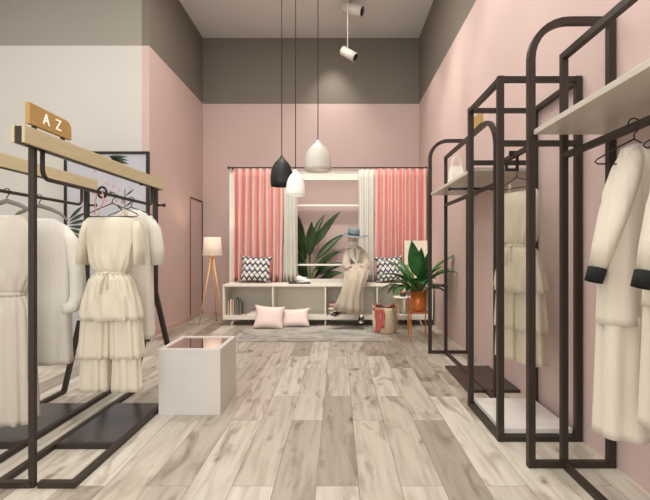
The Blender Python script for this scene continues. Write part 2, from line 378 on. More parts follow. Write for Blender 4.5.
# folded clothes in the cubby behind the mannequin's feet
z = .161
for i, (m, lab) in enumerate([('beige', 'folded beige knit at the bottom of the cubby behind the mannequin'), ('ivory', 'folded ivory knit stacked on the beige one in the cubby'), ('book_rose', 'folded rose knit, topmost in the cubby behind the mannequin')]):
    mb = MB(); rings = []
    for k in range(9):
        a = k/8; e = (1-(2*a-1)**4)**.5*.5+.5*0+.5
        rings.append([V((.13*e)*math.copysign(abs(math.cos(q))**.5, math.cos(q)), -.11+.22*a, .03+(.03*e)*math.copysign(abs(math.sin(q))**.5, math.sin(q))) for q in [2*PI*j/20 for j in range(20)]])
    mb.loft(rings)
    o = mb.build('folded_knit', m, loc=(-.04, 7.33, z)); tag(o, lab, 'folded clothes', 'folded knits in the bench cubby'); z += .061

# ------------------------------------------------------------ cushions
def pillow(w, h, t, n=16):
    mb = MB()
    for sgn in (1, -1):
        rings = []
        for i in range(n+1):
            u = -1+2*i/n; row = []
            for j in range(n+1):
                v = -1+2*j/n
                k = max(0, (1-u**4)*(1-v**4))**.55
                row.append(V(w/2*u*(.87+.13*v*v), sgn*(t/2*k+.001), h/2*v*(.87+.13*u*u)))
            rings.append(row)
        mb.loft(rings, caps=False, closed=False)
    return mb
def place_pillow(mat, w, h, t, loc, rx, ry, rz, label, group, name='cushion'):
    o = pillow(w, h, t).build(name, mat, loc=loc); o.rotation_euler = (rx, ry, rz)
    m = o.modifiers.new('weld', 'WELD'); m.merge_threshold = .004
    return tag(o, label, 'cushion', group)
place_pillow('zigzag', .52, .44, .17, (-1.36, 7.45, .888), -.22, .04, 0, 'black and white zigzag cushion on the bench before the left coral curtain', 'zigzag cushions on the bench')
place_pillow('zigzag', .48, .44, .16, (.85, 7.45, .888), -.22, -.05, .1, 'black and white zigzag cushion on the bench beside the leafy plant', 'zigzag cushions on the bench')
place_pillow('pinkcushion', .47, .37, .14, (-1.045, 6.84, .178), -.35, .08, .1, 'pale pink square cushion lying on the floor, the left of the pair', 'pink floor cushions')
place_pillow('pinkcushion', .48, .30, .13, (-.67, 6.98, .15), -.35, -.05, -.06, 'pale pink oblong cushion lying on the floor, the right of the pair', 'pink floor cushions')

# rug
tag(MB().box(-1.35, .62, 5.87, 7.0, .001, .012).build('floor_rug', 'rug', bevel=.004), 'flat mottled grey rug on the plank floor before the bench', 'rug')

# tray with sneakers on the bench
t = thing('serving_tray', 'dark flat tray lying on the bench below the window opening', 'tray', (-.62, 7.32, .657))
MB().box(-.17, .17, -.12, .12, 0, .012).build('tray_base', 'book_dark', t, bevel=.003)
MB().box(-.17, .17, -.12, -.11, .012, .025).box(-.17, .17, .11, .12, .012, .025).box(-.17, -.16, -.11, .11, .012, .025).box(.16, .17, -.11, .11, .012, .025).build('tray_rim', 'book_dark', t)
def shoe(root, mat, sole, L_=.25):
    # toe towards -Y, heel at +Y, origin at sole centre
    up = [(-.125,.030,.03),(-.10,.040,.045),(-.05,.043,.062),(0,.038,.085),(.04,.036,.10),(.08,.036,.11),(.115,.030,.105),(.125,.02,.09)]
    rings = []
    for y, hw, h in up:
        rings.append([V(hw*math.cos(q), y, .02+max(0, math.sin(q))*(h-.02)) for q in [PI*j/10 for j in range(11)]])
    MB().loft(rings, True, True, closed=False).build('upper', mat, root, solid=.003)
    rings = []
    n = 28
    for z, k in ((0, .96), (.006, 1), (.022, 1)):
        rings.append([V(k*.044*math.cos(a)*(1+.12*math.sin(-a)), k*.135*math.sin(a), z) for a in [2*PI*j/n for j in range(n)]])
    MB().loft(rings).build('sole', sole, root)
    MB().box(-.018, .018, -.06, .01, .072, .09).build('laces', sole, root)
t = thing('white_sneaker', 'small white shoe standing on the dark tray on the bench', 'shoe', (-.56, 7.32, .6705), 1.2)
shoe(t, 'shoewhite', 'shoewhite')

# canvas on the bench
t = thing('canvas_picture', 'cream canvas with orange and green fruit leaning at the right end of the bench', 'picture', (1.29, 7.42, .657))
t.rotation_euler = (-.07, 0, 0)
MB().box(-.19, .19, -.012, .012, 0, .70).build('canvas', 'canvas', t, bevel=.003)
MB().poly([(.0+.09*math.cos(a), -.0125, .20+.08*math.sin(a)) for a in [2*PI*k/20 for k in range(20)]], (0, -.002, 0)).build('painted_fruit', 'orange', t)
MB().poly([(-.08+.1*math.cos(a), -.0125, .30+.035*math.sin(a)+.03*math.cos(a)) for a in [2*PI*k/16 for k in range(16)]], (0, -.001, 0)).build('painted_leaf', 'greenpaint', t)

# ------------------------------------------------------------ leaves
def leaf(mb, base, az, length, width, elev, droop, n=10, fold=.25, stalk=.3, roll=0):
    p = Vector(base); s = length/n; P = [p.copy()]; e = elev
    for i in range(n):
        p = p+V(math.cos(az)*math.cos(e), math.sin(az)*math.cos(e), math.sin(e))*s; P.append(p.copy()); e -= droop/n*(.4+1.4*i/n)
    ring = []
    side0 = V(-math.sin(az), math.cos(az), 0)
    for i, q in enumerate(P):
        t = (P[min(i+1, n)]-P[max(i-1, 0)]).normalized(); sd = (Matrix.Rotation(roll, 3, t)@side0).normalized(); up = sd.cross(t)
        if up.z < 0 and roll == 0: up = -up
        a = i/n
        wd = .006 if a < stalk else width/2*math.sin(PI*min(1, ((a-stalk)/(1-stalk))**.75))+.002
        if i == n: wd = .001
        ring.append([q-sd*wd+up*wd*fold, q-sd*wd*.5+up*wd*fold*.4, q.copy(), q+sd*wd*.5+up*wd*fold*.4, q+sd*wd+up*wd*fold])
    mb.loft(ring, caps=False, closed=False)

# potted peace lily on a copper stand
PX, PY = 1.09, 6.10
t = thing('plant_stand', 'orange copper pot stand with thin legs beside the bench', 'plant stand', (PX, PY, 0))
for x, y in ((-.12, -.12), (.12, -.12), (.12, .12), (-.12, .12)): MB().bar((x, y, 0), (x, y, .62), .014).build('leg', 'copper', t)
MB().box(-.127, .127, -.127, -.113, .36, .374).box(-.127, .127, .113, .127, .36, .374).box(-.127, -.113, -.113, .113, .36, .374).box(.113, .127, -.113, .113, .36, .374).build('ring', 'copper', t)
MB().bar((-.12, -.12, .367), (.12, .12, .367), .012).bar((-.12, .12, .367), (.12, -.12, .367), .010).build('cross_bar', 'copper', t)
t = thing('potted_plant', 'leafy dark green plant in an orange copper pot on thin legs', 'plant', (PX, PY, .375))
MB().lathe([(.001, .0), (.085, .0), (.108, .03), (.11, .27), (.104, .27), (.10, .24)], n=36).build('pot', 'copper', t)
MB().lathe([(.001, .235), (.1, .23)], n=30).build('soil', 'soil', t)
r = random.Random(5); mb = MB(); mb2 = MB()
big = [(-2.0, .62, .17, 1.35, .6), (2.9, .56, .17, 1.2, 1.3), (-.3, .66, .16, 1.25, 1.5), (-1.2, .55, .16, 1.3, .5), (.2, .62, .15, .95, 1.7),
       (-1.5, .5, .15, 1.5, .4), (2.2, .52, .16, 1.2, 1.0), (-2.8, .55, .15, .9, 1.6), (1.2, .5, .15, 1.25, .9), (-.7, .56, .15, .95, 1.5)]
for az, ln, wd, el, dr in big: leaf(mb, (0.02*math.cos(az), .02*math.sin(az), .23), az, ln*1.3, wd*1.1, el, dr, roll=0 if el < 1.2 else r.uniform(-.3, .3))
for i in range(24):
    az = i*2.4+r.uniform(-.3, .3); el = r.uniform(.45, 1.25)
    leaf(mb, (.03*math.cos(az), .03*math.sin(az), .23), az, r.uniform(.36, .62), r.uniform(.12, .18), el, r.uniform(.9, 1.9), stalk=.25)
for i in range(9):
    az = PI+r.uniform(-.9, .9); leaf(mb2, (.03*math.cos(az), .03*math.sin(az), .23), az, r.uniform(.3, .5), r.uniform(.05, .09), r.uniform(.6, 1.3), r.uniform(.8, 1.8), stalk=.2)
for q_ in (mb, mb2): q_.v = [(min(x, .425+.01*z), y, z) for x, y, z in q_.v]
mb.build('leaves', 'leaf', t, solid=.002); mb2.build('pale_leaves', 'leaf2', t, solid=.002)

# banana plant behind the window
t = thing('potted_plant', 'tall broad-leaved plant standing behind the window opening', 'plant', (-.50, 8.15, 0))
MB().lathe([(.001, 0), (.14, 0), (.18, .36), (.165, .36), (.16, .33)]).build('pot', 'pend_white', t)
MB().lathe([(.001, .32), (.16, .32)]).build('soil', 'soil', t)
mb = MB(); st = MB(); r = random.Random(11)
for i, (x0, az, z0, ln, wd, el, dr) in enumerate([(-.12, 2.8, 1.0, .85, .30, 1.45, .3), (-.1, -2.0, .8, .8, .26, 1.35, .5), (.0, -.2, 1.05, .95, .22, 1.1, .5), (.05, .2, .85, .85, .20, .95, .6),
      (.02, -.6, .65, .8, .2, .9, .9), (-.05, -2.6, .6, .75, .24, 1.2, .8), (.08, .1, .6, .7, .18, .7, .9), (-.02, -1.4, .9, .8, .26, 1.3, .6), (.04, -.9, .5, .75, .22, 1.0, .8), (-.1, -1.8, .5, .6, .24, 1.1, .9), (.1, -.3, .45, .6, .2, .8, 1.0), (-.02, .5, 1.1, .75, .16, 1.3, .5)]):
    leaf(mb, (x0*.85, .03*math.sin(az), z0+.1), az, ln, wd*.72, el, dr, n=14, fold=.3, stalk=.12, roll=(.9 if i % 2 else 1.2) if abs(math.sin(az)) < .6 else r.uniform(-.4, .4))
    st.sweep([(x0*.3, 0, .3), (x0*.8, .01, z0*.6+.12), (x0, .03*math.sin(az), z0+.02)], [.02, .015, .008], 8)
st.build('stems', 'stem', t)
mb.build('leaves', 'banana', t, solid=.003)

# ------------------------------------------------------------ basket, side table
t = thing('felt_basket', 'round beige felt basket standing on the floor before the bench', 'basket', (.677, 6.55, 0))
mb = MB().lathe([(.001, .0), (.165, .0), (.172, .03), (.178, .33), (.17, .33), (.162, .03), (.001, .02)], n=40); mb.build('basket_body', 'felt', t)
for sx in (-1, 1):
    MB().sweep([(sx*.178*math.cos(a*.5)*1.0, .178*math.sin(a*.5), .33+.07*math.cos(a)) for a in [-PI/2+PI*k/10 for k in range(11)]], .007, 8).build('handle', 'lampwood', t)
t = thing('rose_scarf', 'dusty rose scarf bundled on and draped over the beige basket', 'scarf', (.677, 6.55, 0))
mb = MB(); r = random.Random(3)
rings = []
for i in range(9):
    a = i/8
    rings.append([V(-.16+.32*a, .02*math.sin(6*a)+.11*math.cos(q)*(1+.2*math.sin(7*a+3*q)), .345+.0+(.055+.025*math.sin(9*a))*(1 if i not in (0, 8) else .3)*(1+.25*math.sin(5*q+a*8))*abs(math.sin(q*.5))*1.0) for q in [2*PI*j/18 for j in range(18)]])
mb.loft(rings).build('bundle', 'rose', t)
for x, wd, zb in ((-.115, .035, .03), (-.05, .03, .10)):
    rings = []
    for i in range(11):
        v = i/10; z = .37+(zb-.37)*v; ph = .009*math.sin(8*v+x*30)
        yy = -(math.sqrt(max(0, .19**2-x*x))+.014)
        rings.append([V(x+ph+wd*(u-.5)*2, yy-.006*math.sin(u*9)+.0, z) for u in [j/8 for j in range(9)]])
    MB().loft(rings, False, True, closed=False).build('scarf_end', 'rose', t, solid=.006)
t = thing('side_table', 'small round cream side table between basket and potted plant', 'side table', (.985, 6.85, 0))
MB().lathe([(.001, .47), (.145, .47), (.15, .476), (.15, .488), (.145, .494), (.001, .494)], n=36).build('tabletop', 'bench', t)
MB().lathe([(.001, .22), (.12, .22), (.12, .23), (.001, .23)], n=30).build('lower_shelf', 'bench', t)
for k in range(4):
    a = PI/4+k*PI/2; MB().sweep([(.1*math.cos(a), .1*math.sin(a), .47), (.13*math.cos(a), .13*math.sin(a), 0)], .008, 8).build('leg', 'lampwood', t)
t = thing('storage_jar', 'small round dark lidded jar on the side table', 'jar', (.985, 6.83, .495))
MB().lathe([(.001, 0), (.04, 0), (.045, .02), (.045, .05), (.03, .065)], n=24).build('jar_body', 'book_dark', t)
MB().lathe([(.034, .063), (.034, .072), (.008, .076), (.008, .088), (.001, .09)], n=24).build('lid', 'copper', t)

# ------------------------------------------------------------ floor lamp
t = thing('floor_lamp', 'wooden tripod floor lamp with a pale drum shade in the corner', 'floor lamp', (-2.06, 7.38, 0))
for k, a in enumerate((-PI/2-.75, -PI/2+.75+.3, PI/2)):
    MB().sweep([(.015*math.cos(a), .015*math.sin(a), 1.10), (.24*math.cos(a), .24*math.sin(a), 0)], [.014, .010], 10).build('leg', 'lampwood', t)
MB().lathe([(.001, 1.07), (.035, 1.07), (.035, 1.12), (.012, 1.13), (.012, 1.2), (.001, 1.2)], n=20).build('hub', 'lampwood', t)
MB().lathe([(.155, 1.11), (.135, 1.41)], n=36).build('lamp_shade', 'shade', t, solid=.004)
MB().ball((0, 0, 1.25), .035).build('bulb', 'bulb', t)

# ------------------------------------------------------------ mirror topped plinth
t = thing('display_plinth', 'white square display plinth with a mirrored glass top on the plank floor', 'plinth', (-1.08, 3.52, 0))
mb = MB(); hw, hd, H, rm = .225, .25, .48, .035
mb.box(-hw, hw, -hd, hd, 0, H-.03)
mb.box(-hw, hw, -hd, -hd+rm, H-.03, H).box(-hw, hw, hd-rm, hd, H-.03, H).box(-hw, -hw+rm, -hd+rm, hd-rm, H-.03, H).box(hw-rm, hw, -hd+rm, hd-rm, H-.03, H)
mb.build('plinth_body', 'plinth', t, bevel=.002)
MB().box(-hw+rm+.001, hw-rm-.001, -hd+rm+.001, hd-rm-.001, H-.029, H-.006).build('mirror_top', 'mirror', t)

# ------------------------------------------------------------ pendants
def pendant(name, label, x, y, zb, R, H, mat, cordmat, group):
    t = thing(name, label, 'pendant lamp', (x, y, ZC), group=group)
    z = zb-ZC
    MB().sweep([(0, 0, 0), (0, 0, z+H+.0)], .0045, 8).build('cord', cordmat, t)
    MB().lathe([(.001, 0), (.05, 0), (.05, -.025), (.001, -.03)], n=24).build('ceiling_rose', cordmat, t)
    pr = [(.95, 0), (1, .12), (1, .32), (.93, .50), (.78, .66), (.56, .78), (.32, .87), (.17, .93), (.1, 1.0)]
    MB().lathe([(R*a, z+H*b) for a, b in pr]+[(.001, z+H)], n=40).build('lamp_shade', mat, t, solid=.004)
    MB().ball((0, 0, z+H*.38), R*.32).build('bulb', 'bulb', t)
    MB().lathe([(.018, z+H*.45), (.018, z+H*.9)], n=16, caps=True).build('socket', 'black', t)
    return t
pendant('pendant_lamp', 'black bell pendant lamp hanging on a long dark cord', -.575, 4.6, 1.852, .113, .31, 'black', 'black', 'bell pendant lamps')
pendant('pendant_lamp', 'small bright white bell pendant lamp hanging lowest of the three', -.42, 4.45, 1.735, .090, .26, 'pend_glow', 'steel', 'bell pendant lamps')
pendant('pendant_lamp', 'larger white bell pendant lamp hanging highest of the three', -.205, 4.6, 2.01, .134, .31, 'pend_white', 'black', 'bell pendant lamps')

# ceiling spotlights
def spot_head(t, c, d, L_, R):
    c = Vector(c); d = Vector(d).normalized()
    MB().sweep([c-d*L_/2, c+d*L_/2], R, 20).build('lamp_head', 'pend_white', t)
    MB().sweep([c+d*(L_/2), c+d*(L_/2+.004)], R*.85, 20).build('lens', 'black', t)
t = thing('ceiling_spotlight', 'white cylinder spotlight mounted close under the ceiling', 'spotlight', (.24, 7.2, ZC))
MB().box(-.09, .09, -.05, .05, -.03, 0).build('mount', 'pend_white', t)
MB().sweep([(0, 0, -.03), (0, 0, -.12)], .01, 8).build('stem', 'pend_white', t)
spot_head(t, (.0, 0, -.17), (.9, -.3, -.35), .32, .085)
t = thing('ceiling_spotlight', 'white spotlight hanging on a thin stem below the ceiling', 'spotlight', (.15, 7.0, ZC))
MB().lathe([(.001, 0), (.04, 0), (.04, -.02), (.001, -.02)], n=20).build('mount', 'pend_white', t)
MB().sweep([(0, 0, -.02), (0, 0, -.90)], .009, 8).build('stem', 'pend_white', t)
spot_head(t, (.02, 0, -.97), (.8, -.35, -.6), .26, .07)

# ------------------------------------------------------------ left racks
def rack_left():
    t = thing('clothes_rack', '', 'clothes rack', (-1.53, 2.28, 0), group='floor racks on the left')
    LN = 1.49; w = .034
    MB().box(-.032, -.002, -.012, .012, .0, 1.73).build('post', 'steel', t)
    MB().box(-w/2, w/2, LN-w/2, LN+w/2, .80, 1.712).build('post', 'steel', t)
    for sx in (-1, 1):
        MB().bar((sx*.003, LN, .84), (sx*.19, LN, .015), .034).build('leg', 'steel', t)
        MB().box(sx*.19-.0175, sx*.19+.0175, .0-.0175, LN+.0, 0, .03).build('base_rail', 'steel', t)
    MB().box(-.172, -w/2, -.0175, .0175, 0, .03).box(w/2, .172, -.0175, .0175, 0, .03).build('base_bar', 'steel', t)
    MB().box(-.172, .172, .43, .46, 0, .03).build('cross_bar', 'steel', t)
    MB().box(-.172, .172, .46, 1.17, .003, .027).build('floor_tray', 'slab', t)
    MB().box(w/2+.001, w/2+.016, -.13, LN+.11, 1.715, 1.80).build('cleat_board', 'cleat', t, bevel=.002)
    MB().box(-w/2-.016, -w/2-.001, -.13, LN+.11, 1.715, 1.80).build('cleat_board', 'cleat', t, bevel=.002)
    MB().box(-.0165, .0165, -.125, LN+.105, 1.712, 1.795).build('core_rail', 'steel', t)
    pts = [V(0, .05, 1.74), V(0, .05, 1.62)]
    for k in range(1, 7): a = PI/2*k/6; pts.append(V(0, .05+.05*(1-math.cos(a)), 1.62-.05*math.sin(a)))
    for k in range(0, 6): a = PI/2*(1-k/6); pts.append(V(0, LN-.075-.05*(1-math.cos(a)), 1.62-.05*math.sin(a)))
    pts += [V(0, LN-.075, 1.62), V(0, LN-.075, 1.74)]
    MB().sweep(pts, .0115, 10, side=(1, 0, 0)).build('hanging_rail', 'steel', t)
    MB().sweep([(w/2, LN, 1.575), (.075, LN, 1.575)], .009, 10).sweep([(.065, LN, 1.575), (.082, LN, 1.575)], .015, 12).build('peg', 'steel', t)
    MB().box(-.012, .012, LN-.075-.2, LN-.074-.2, 1.70, 1.712).build('bracket', 'steel', t)
    return t
ra = rack_left(); ra['label'] = 'dark steel floor rack with pale wood beam, under the brass sign'
dup(ra, (-2.105, 2.28, 0), label='dark steel floor rack with pale wood beam at the left picture edge')

def az_sign(label, loc, letters=True, flip=False):
    t = thing('sign_plate', label, 'sign', loc, group=None)
    pts = [(-.011, 0, 0), (-.011, .345, 0), (-.011, .345, .055)]
    for k in range(1, 7): a = PI/2*k/6; pts.append((-.011, .345-.05*(1-math.cos(a)), .055+.045*math.sin(a)))
    pts += [(-.011, 0, .105)]
    MB().poly(pts, (.022, 0, 0)).build('plate', 'gold', t, bevel=.0015)
    for y in (.05, .28): MB().box(-.006, .006, y-.012, y+.012, -.016, 0).build('clip', 'steel', t)
    if letters:
        for ch_, yy in (('A', .125), ('Z', .225)):
            cu = bpy.data.curves.new('letter', 'FONT'); cu.body = ch_; cu.size = .080; cu.extrude = .0012; cu.align_x = 'CENTER'
            tmp = bpy.data.objects.new('tmp', cu); C.objects.link(tmp); bpy.context.view_layer.update()
            me = bpy.data.meshes.new_from_object(tmp.evaluated_get(bpy.context.evaluated_depsgraph_get())); bpy.data.objects.remove(tmp)
            o = bpy.data.objects.new('letter', me); C.objects.link(o); me.materials.clear(); me.materials.append(M['letter'])
            o.parent = t; o.matrix_local = Matrix.Translation((.0123, yy, .026)) @ Matrix(((0,0,1,0),(1,0,0,0),(0,1,0,0),(0,0,0,1)))
    return t
az_sign('small brass plate with white letters A Z on the front left rack', (-1.512, 2.19, 1.817))

# ------------------------------------------------------------ hangers
def wire_hanger(label, loc, rz=0, mat='black', W=.19, drop=.045, r=.0035, group='wire hangers', wood=False, hookr=.021):
    """origin on the rail axis"""
    t = thing('clothes_hanger', label, 'hanger', loc, rz, group)
    R = hookr; pts = []
    for k in range(0, 11): a = math.radians(200-k*22); pts.append((R*math.cos(a), 0, R*math.sin(a)))
    pts += [(R*.6, 0, -R*.9), (0, 0, -R*1.6), (0, 0, -R*1.6-.02)]
    MB().sweep(pts, r*.9, 8, side=(0, 1, 0)).build('hook', mat if not wood else 'steel', t)
    z0 = -R*1.6-.02
    if wood:
        P = [(-W, 0, z0-drop-.035), (-W*.75, 0, z0-drop*.8), (-W*.4, 0, z0-.028), (0, 0, z0-.004), (W*.4, 0, z0-.028), (W*.75, 0, z0-drop*.8), (W, 0, z0-drop-.035)]
        MB().sweep(P, [(.006, .006), (.012, .012), (.009, .014), (.008, .016), (.009, .014), (.012, .012), (.006, .006)], 12, side=(0, 1, 0)).build('shoulder_bar', mat, t)
    else:
        P = [(0, 0, z0), (W*.5, 0, z0-drop*.5), (W-.01, 0, z0-drop), (W, 0, z0-drop-.012), (W-.012, 0, z0-drop-.02), (0, 0, z0-drop-.02), (-W+.012, 0, z0-drop-.02), (-W, 0, z0-drop-.012), (-W+.01, 0, z0-drop), (-W*.5, 0, z0-drop*.5), (0, 0, z0)]
        MB().sweep(P, r, 8, side=(0, 1, 0)).build('shoulder_bar', mat, t)
    return t

# ------------------------------------------------------------ garments (origin on the rail axis, facing -Y)
def cloth_loft(secs, n=72, seed=0, x=0, y=0, top_drop=0):
    """secs: (z, cx, hw, hd, ripple, folds)"""
    r = random.Random(seed); ph = r.uniform(0, 6); rings = []
    # refine
    S = []
    for i in range(len(secs)-1):
        k = max(1, int(abs(secs[i+1][0]-secs[i][0])/.03))
        for j in range(k):
            a = j/k; S.append([secs[i][q]*(1-a)+secs[i+1][q]*a for q in range(5)]+[secs[i][5]])
    S.append(list(secs[-1]))
    for z, cx, hw, hd, rp, fo in S:
        ring = []
        for j in range(n):
            q = 2*PI*j/n; c, s_ = math.cos(q), math.sin(q)
            c2 = math.copysign(abs(c)**.8, c); s2 = math.copysign(abs(s_)**.8, s_)
            wv = rp*(math.sin(fo*q+ph)+.5*math.sin((fo*1.7//1)*q+ph*2))
            ring.append(V(x+cx+c2*(hw+wv*.5), y+s2*(hd+wv)+.2*wv, z+top_drop*0))
        rings.append(ring)
    return rings
def tiered_dress(label, loc, rz=0, mat='champagne', sc_=1, group='tiered champagne dresses', sleeves=True, seed=1):
    t = thing('tiered_dress', label, 'dress', loc, rz, group); t.scale = (sc_, sc_, sc_)
    # shoulders at -.14, waist -.52, peplum hem -.84, tier hem -1.10, hem -1.32
    MB().loft(cloth_loft([(-.145, 0, .15, .010, 0, 5), (-.165, 0, .175, .03, .001, 5), (-.22, 0, .172, .055, .003, 5), (-.32, 0, .162, .066, .005, 9), (-.45, 0, .140, .072, .010, 15), (-.53, 0, .100, .06, .005, 17)], seed=seed), False).build('bodice', mat, t, solid=.004)
    for sx in (-1, 1):
        MB().sweep([(sx*.09, 0, -.085), (sx*.10, 0, -.15)], [(.004, .012), (.004, .012)], 8, side=(0, 1, 0)).build('strap', mat, t)
        if sleeves:
            P = [(sx*.155, 0, -.18), (sx*.175, 0, -.25), (sx*.188, -.005, -.36), (sx*.192, -.01, -.47)]
            MB().sweep(P, [(.03, .03), (.05, .03), (.06, .028), (.066, .025)], 20, False, side=(0, 1, 0)).build('sleeve', mat, t, solid=.004)
    MB().loft(cloth_loft([(-.515, 0, .103, .065, .003, 19), (-.535, 0, .104, .066, .004, 19)], seed=seed), False).build('waistband', mat, t, solid=.006)
    MB().ball((0, -.085, -.525), (.018, .012, .014)).sweep([(0, -.085, -.53), (-.02, -.1, -.58), (-.025, -.1, -.66)], .005, 8).sweep([(0, -.085, -.53), (.02, -.1, -.57), (.022, -.1, -.63)], .005, 8).build('waist_tie', mat, t)
    for sx in (-1, 1):
        MB().loft(cloth_loft([(-.80, sx*.095, .098, .065, .006, 9), (-1.10, sx*.108, .106, .072, .011, 9)], seed=seed+sx), False).build('tier', mat, t, solid=.004)
        MB().loft(cloth_loft([(-1.05, sx*.105, .088, .058, .006, 8), (-1.32, sx*.108, .100, .064, .010, 8)], seed=seed+3*sx), False).build('trouser_leg', mat, t, solid=.004)
    MB().loft(cloth_loft([(-.53, 0, .105, .066, .004, 17), (-.57, 0, .14, .082, .010, 17), (-.70, 0, .182, .095, .013, 12), (-.84, -.0, .208, .10, .017, 11)], seed=seed), False).build('peplum', mat, t, solid=.004)
    return t
def long_top(label, loc, rz, mat, hemz, sleeve, name='long_blouse', cat='blouse', hw=.2, waist=None, group=None, seed=2, cuff=None, tier=None, neck=.07):
    """sleeve: list of points for +x side with radii or None"""
    t = thing(name, label, cat, loc, rz, group)
    if cuff: hw_ = (.45, .6, .85)
    else: hw_ = (.8, .95, .9)
    s0 = [(-.075, 0, neck, .02, 0, 5), (-.095, 0, neck+.03, .03, 0, 5), (-.13, 0, hw*hw_[0], .045, .001, 5), (-.17, 0, hw*hw_[1], .055, .002, 5), (-.28, 0, hw*hw_[2], .07, .004, 6)]
    if waist:
        s0 += [(waist+.1, 0, hw*.85, .07, .009, 13), (waist, 0, hw*.62, .055, .004, 15)]
        MB().loft(cloth_loft(s0, seed=seed), False).build('bodice', mat, t, solid=.004)
        MB().loft(cloth_loft([(waist+.012, 0, hw*.62, .06, .002, 15), (waist-.015, 0, hw*.62, .06, .002, 15)], seed=seed), False).build('waistband', mat, t, solid=.006)
        MB().loft(cloth_loft([(waist-.005, 0, hw*.6, .056, .004, 15), (waist-.12, 0, hw*.82, .075, .012, 13), (hemz, 0, hw*1.0, .09, .017, 12)], seed=seed), False).build('skirt', mat, t, solid=.004)
    elif tier:
        MB().loft(cloth_loft(s0+[(tier, 0, hw*1.0, .09, .010, 6)], seed=seed), False).build('bodice', mat, t, solid=.004)
        MB().loft(cloth_loft([(tier+.04, 0, hw*.93, .08, .008, 7), (hemz, 0, hw*1.0, .09, .014, 7)], seed=seed+1), False).build('skirt', mat, t, solid=.004)
    else:
        MB().loft(cloth_loft(s0+[(hemz+.2, 0, hw*.92, .085, .010, 6), (hemz, 0, hw*.95, .09, .013, 6)], seed=seed), False).build('bodice', mat, t, solid=.004)
    if sleeve:
        for sx in (-1, 1):
            P = [(sx*p[0], p[1], p[2]) for p in sleeve]; R_ = [(p[3], p[4]) for p in sleeve]
            MB().sweep(P, R_, 24, False, side=(0, 1, 0)).build('sleeve', mat, t, solid=.005)
            if cuff:
                a = Vector(P[-1]); dr = (a-Vector(P[-2])).normalized()
                MB().sweep([a-dr*.004, a+dr*.055], [(R_[-1][0]+.004, R_[-1][1]+.004), (R_[-1][0]+.002, R_[-1][1]+.002)], 24, False, side=(0, 1, 0)).build('cuff', cuff, t, solid=.006)
    return t
ZL = 1.57
def XA(): return -1.53
# front left rack
wire_hanger('black wire hanger holding the tiered champagne dress on the left rack', (-1.53, 3.05, ZL), W=.175, drop=.07)
tiered_dress('champagne tiered jumpsuit with gathered waist on the front left rack', (-1.54, 3.06, ZL), mat='champagne')
wire_hanger('black wire hanger holding the ivory top behind the tiered dress', (-1.53, 3.33, ZL), W=.175, drop=.06)
long_top('ivory short-sleeved long top half hidden behind the tiered champagne jumpsuit', (-1.53, 3.34, ZL), 0, 'ivory', -1.02,
         [(.12, 0, -.13, .03, .03), (.165, 0, -.22, .05, .045), (.19, 0, -.36, .055, .045), (.20, 0, -.48, .06, .04)], hw=.17, seed=5)
# ribbon on the rail
t = thing('ribbon_loop', 'pink and black ribbon looped on the rail above the tiered dress', 'ribbon', (-1.53, 2.92, ZL))
MB().sweep([(.028*math.cos(a), 0, .004+.034*math.sin(a)) for a in [2*PI*k/20 for k in range(21)]], [(.006, .008)]*21, 8, side=(0, 1, 0)).build('loop', 'black', t)
MB().sweep([(.01, -.02, .0), (.02, -.022, -.05), (.0, -.022, -.10)], .005, 8, side=(0, 1, 0)).sweep([(-.02, -.02, .0), (-.035, -.022, -.05), (-.03, -.022, -.12)], .005, 8, side=(0, 1, 0)).build('tail', 'book_rose', t)
# second left rack
wire_hanger('grey wooden hanger of the oat dress at the left picture edge', (-2.105, 2.86, ZL), W=.19, drop=.075, mat='greyhanger', wood=True, group='grey wooden hangers')
long_top('oat sleeveless dress with gathered waist at the left picture edge', (-2.105, 2.86, ZL-.075), 0, 'oat', -1.385, None, name='sleeveless_dress', cat='dress', hw=.175, waist=-.57, seed=8, neck=.09)
wire_hanger('grey wooden hanger of the off white blouse behind the front rack post', (-2.105, 3.17, ZL), W=.20, drop=.075, mat='greyhanger', wood=True, group='grey wooden hangers')
long_top('off white long-sleeved blouse dress hanging on the rear left rack', (-2.07, 3.18, ZL-.075), 0, 'offwhite', -1.09,
         [(.13, 0, -.14, .03, .03), (.20, 0, -.26, .055, .05), (.235, -.01, -.45, .055, .045), (.255, -.03, -.62, .06, .05), (.24, -.08, -.69, .045, .04), (.19, -.12, -.70, .035, .03)], hw=.2, seed=9)

# framed print leaning against the white wall
t = thing('framed_print', 'tall black framed botanical print standing on the floor against the white wall', 'picture', (-3.03, 5.90, 0), group=None)
W2, HH = .555, 2.49
mb = MB().box(-W2, W2, -.02, .02, 0, .035).box(-W2, W2, -.02, .02, HH-.035, HH).box(-W2, -W2+.035, -.02, .02, .035, HH-.035).box(W2-.035, W2, -.02, .02, .035, HH-.035)
mb.build('picture_frame', 'black', t)
MB().box(-W2+.035, W2-.035, -.006, .006, .035, HH-.035).build('print_sheet', 'printpaper', t)
def flat_leaf(mb, x, z, a, ln, wd):
    P = []; n = 8
    for s in (1, -1):
        for k in range(n+1) if s == 1 else range(n-1, 0, -1):
            u = k/n; w_ = s*wd*math.sin(PI*u)*.5
            P.append((x+math.cos(a)*ln*u-math.sin(a)*w_, -.0065, z+math.sin(a)*ln*u+math.cos(a)*w_))
    mb.poly(P, (0, -.0015, 0))
mb = MB()
for k in range(7): flat_leaf(mb, .02+.008*k, 2.43-.006*k, -.05-.15*k, .26+.01*k, .034)
for k in range(7): flat_leaf(mb, -W2+.06, 1.42+.03*k, -.9+.28*k, .26, .045)
mb.poly([(.235, -.0065, 1.45), (.245, -.0065, 1.45), (.245, -.0065, 2.0), (.235, -.0065, 2.0)], (0, -.0015, 0))
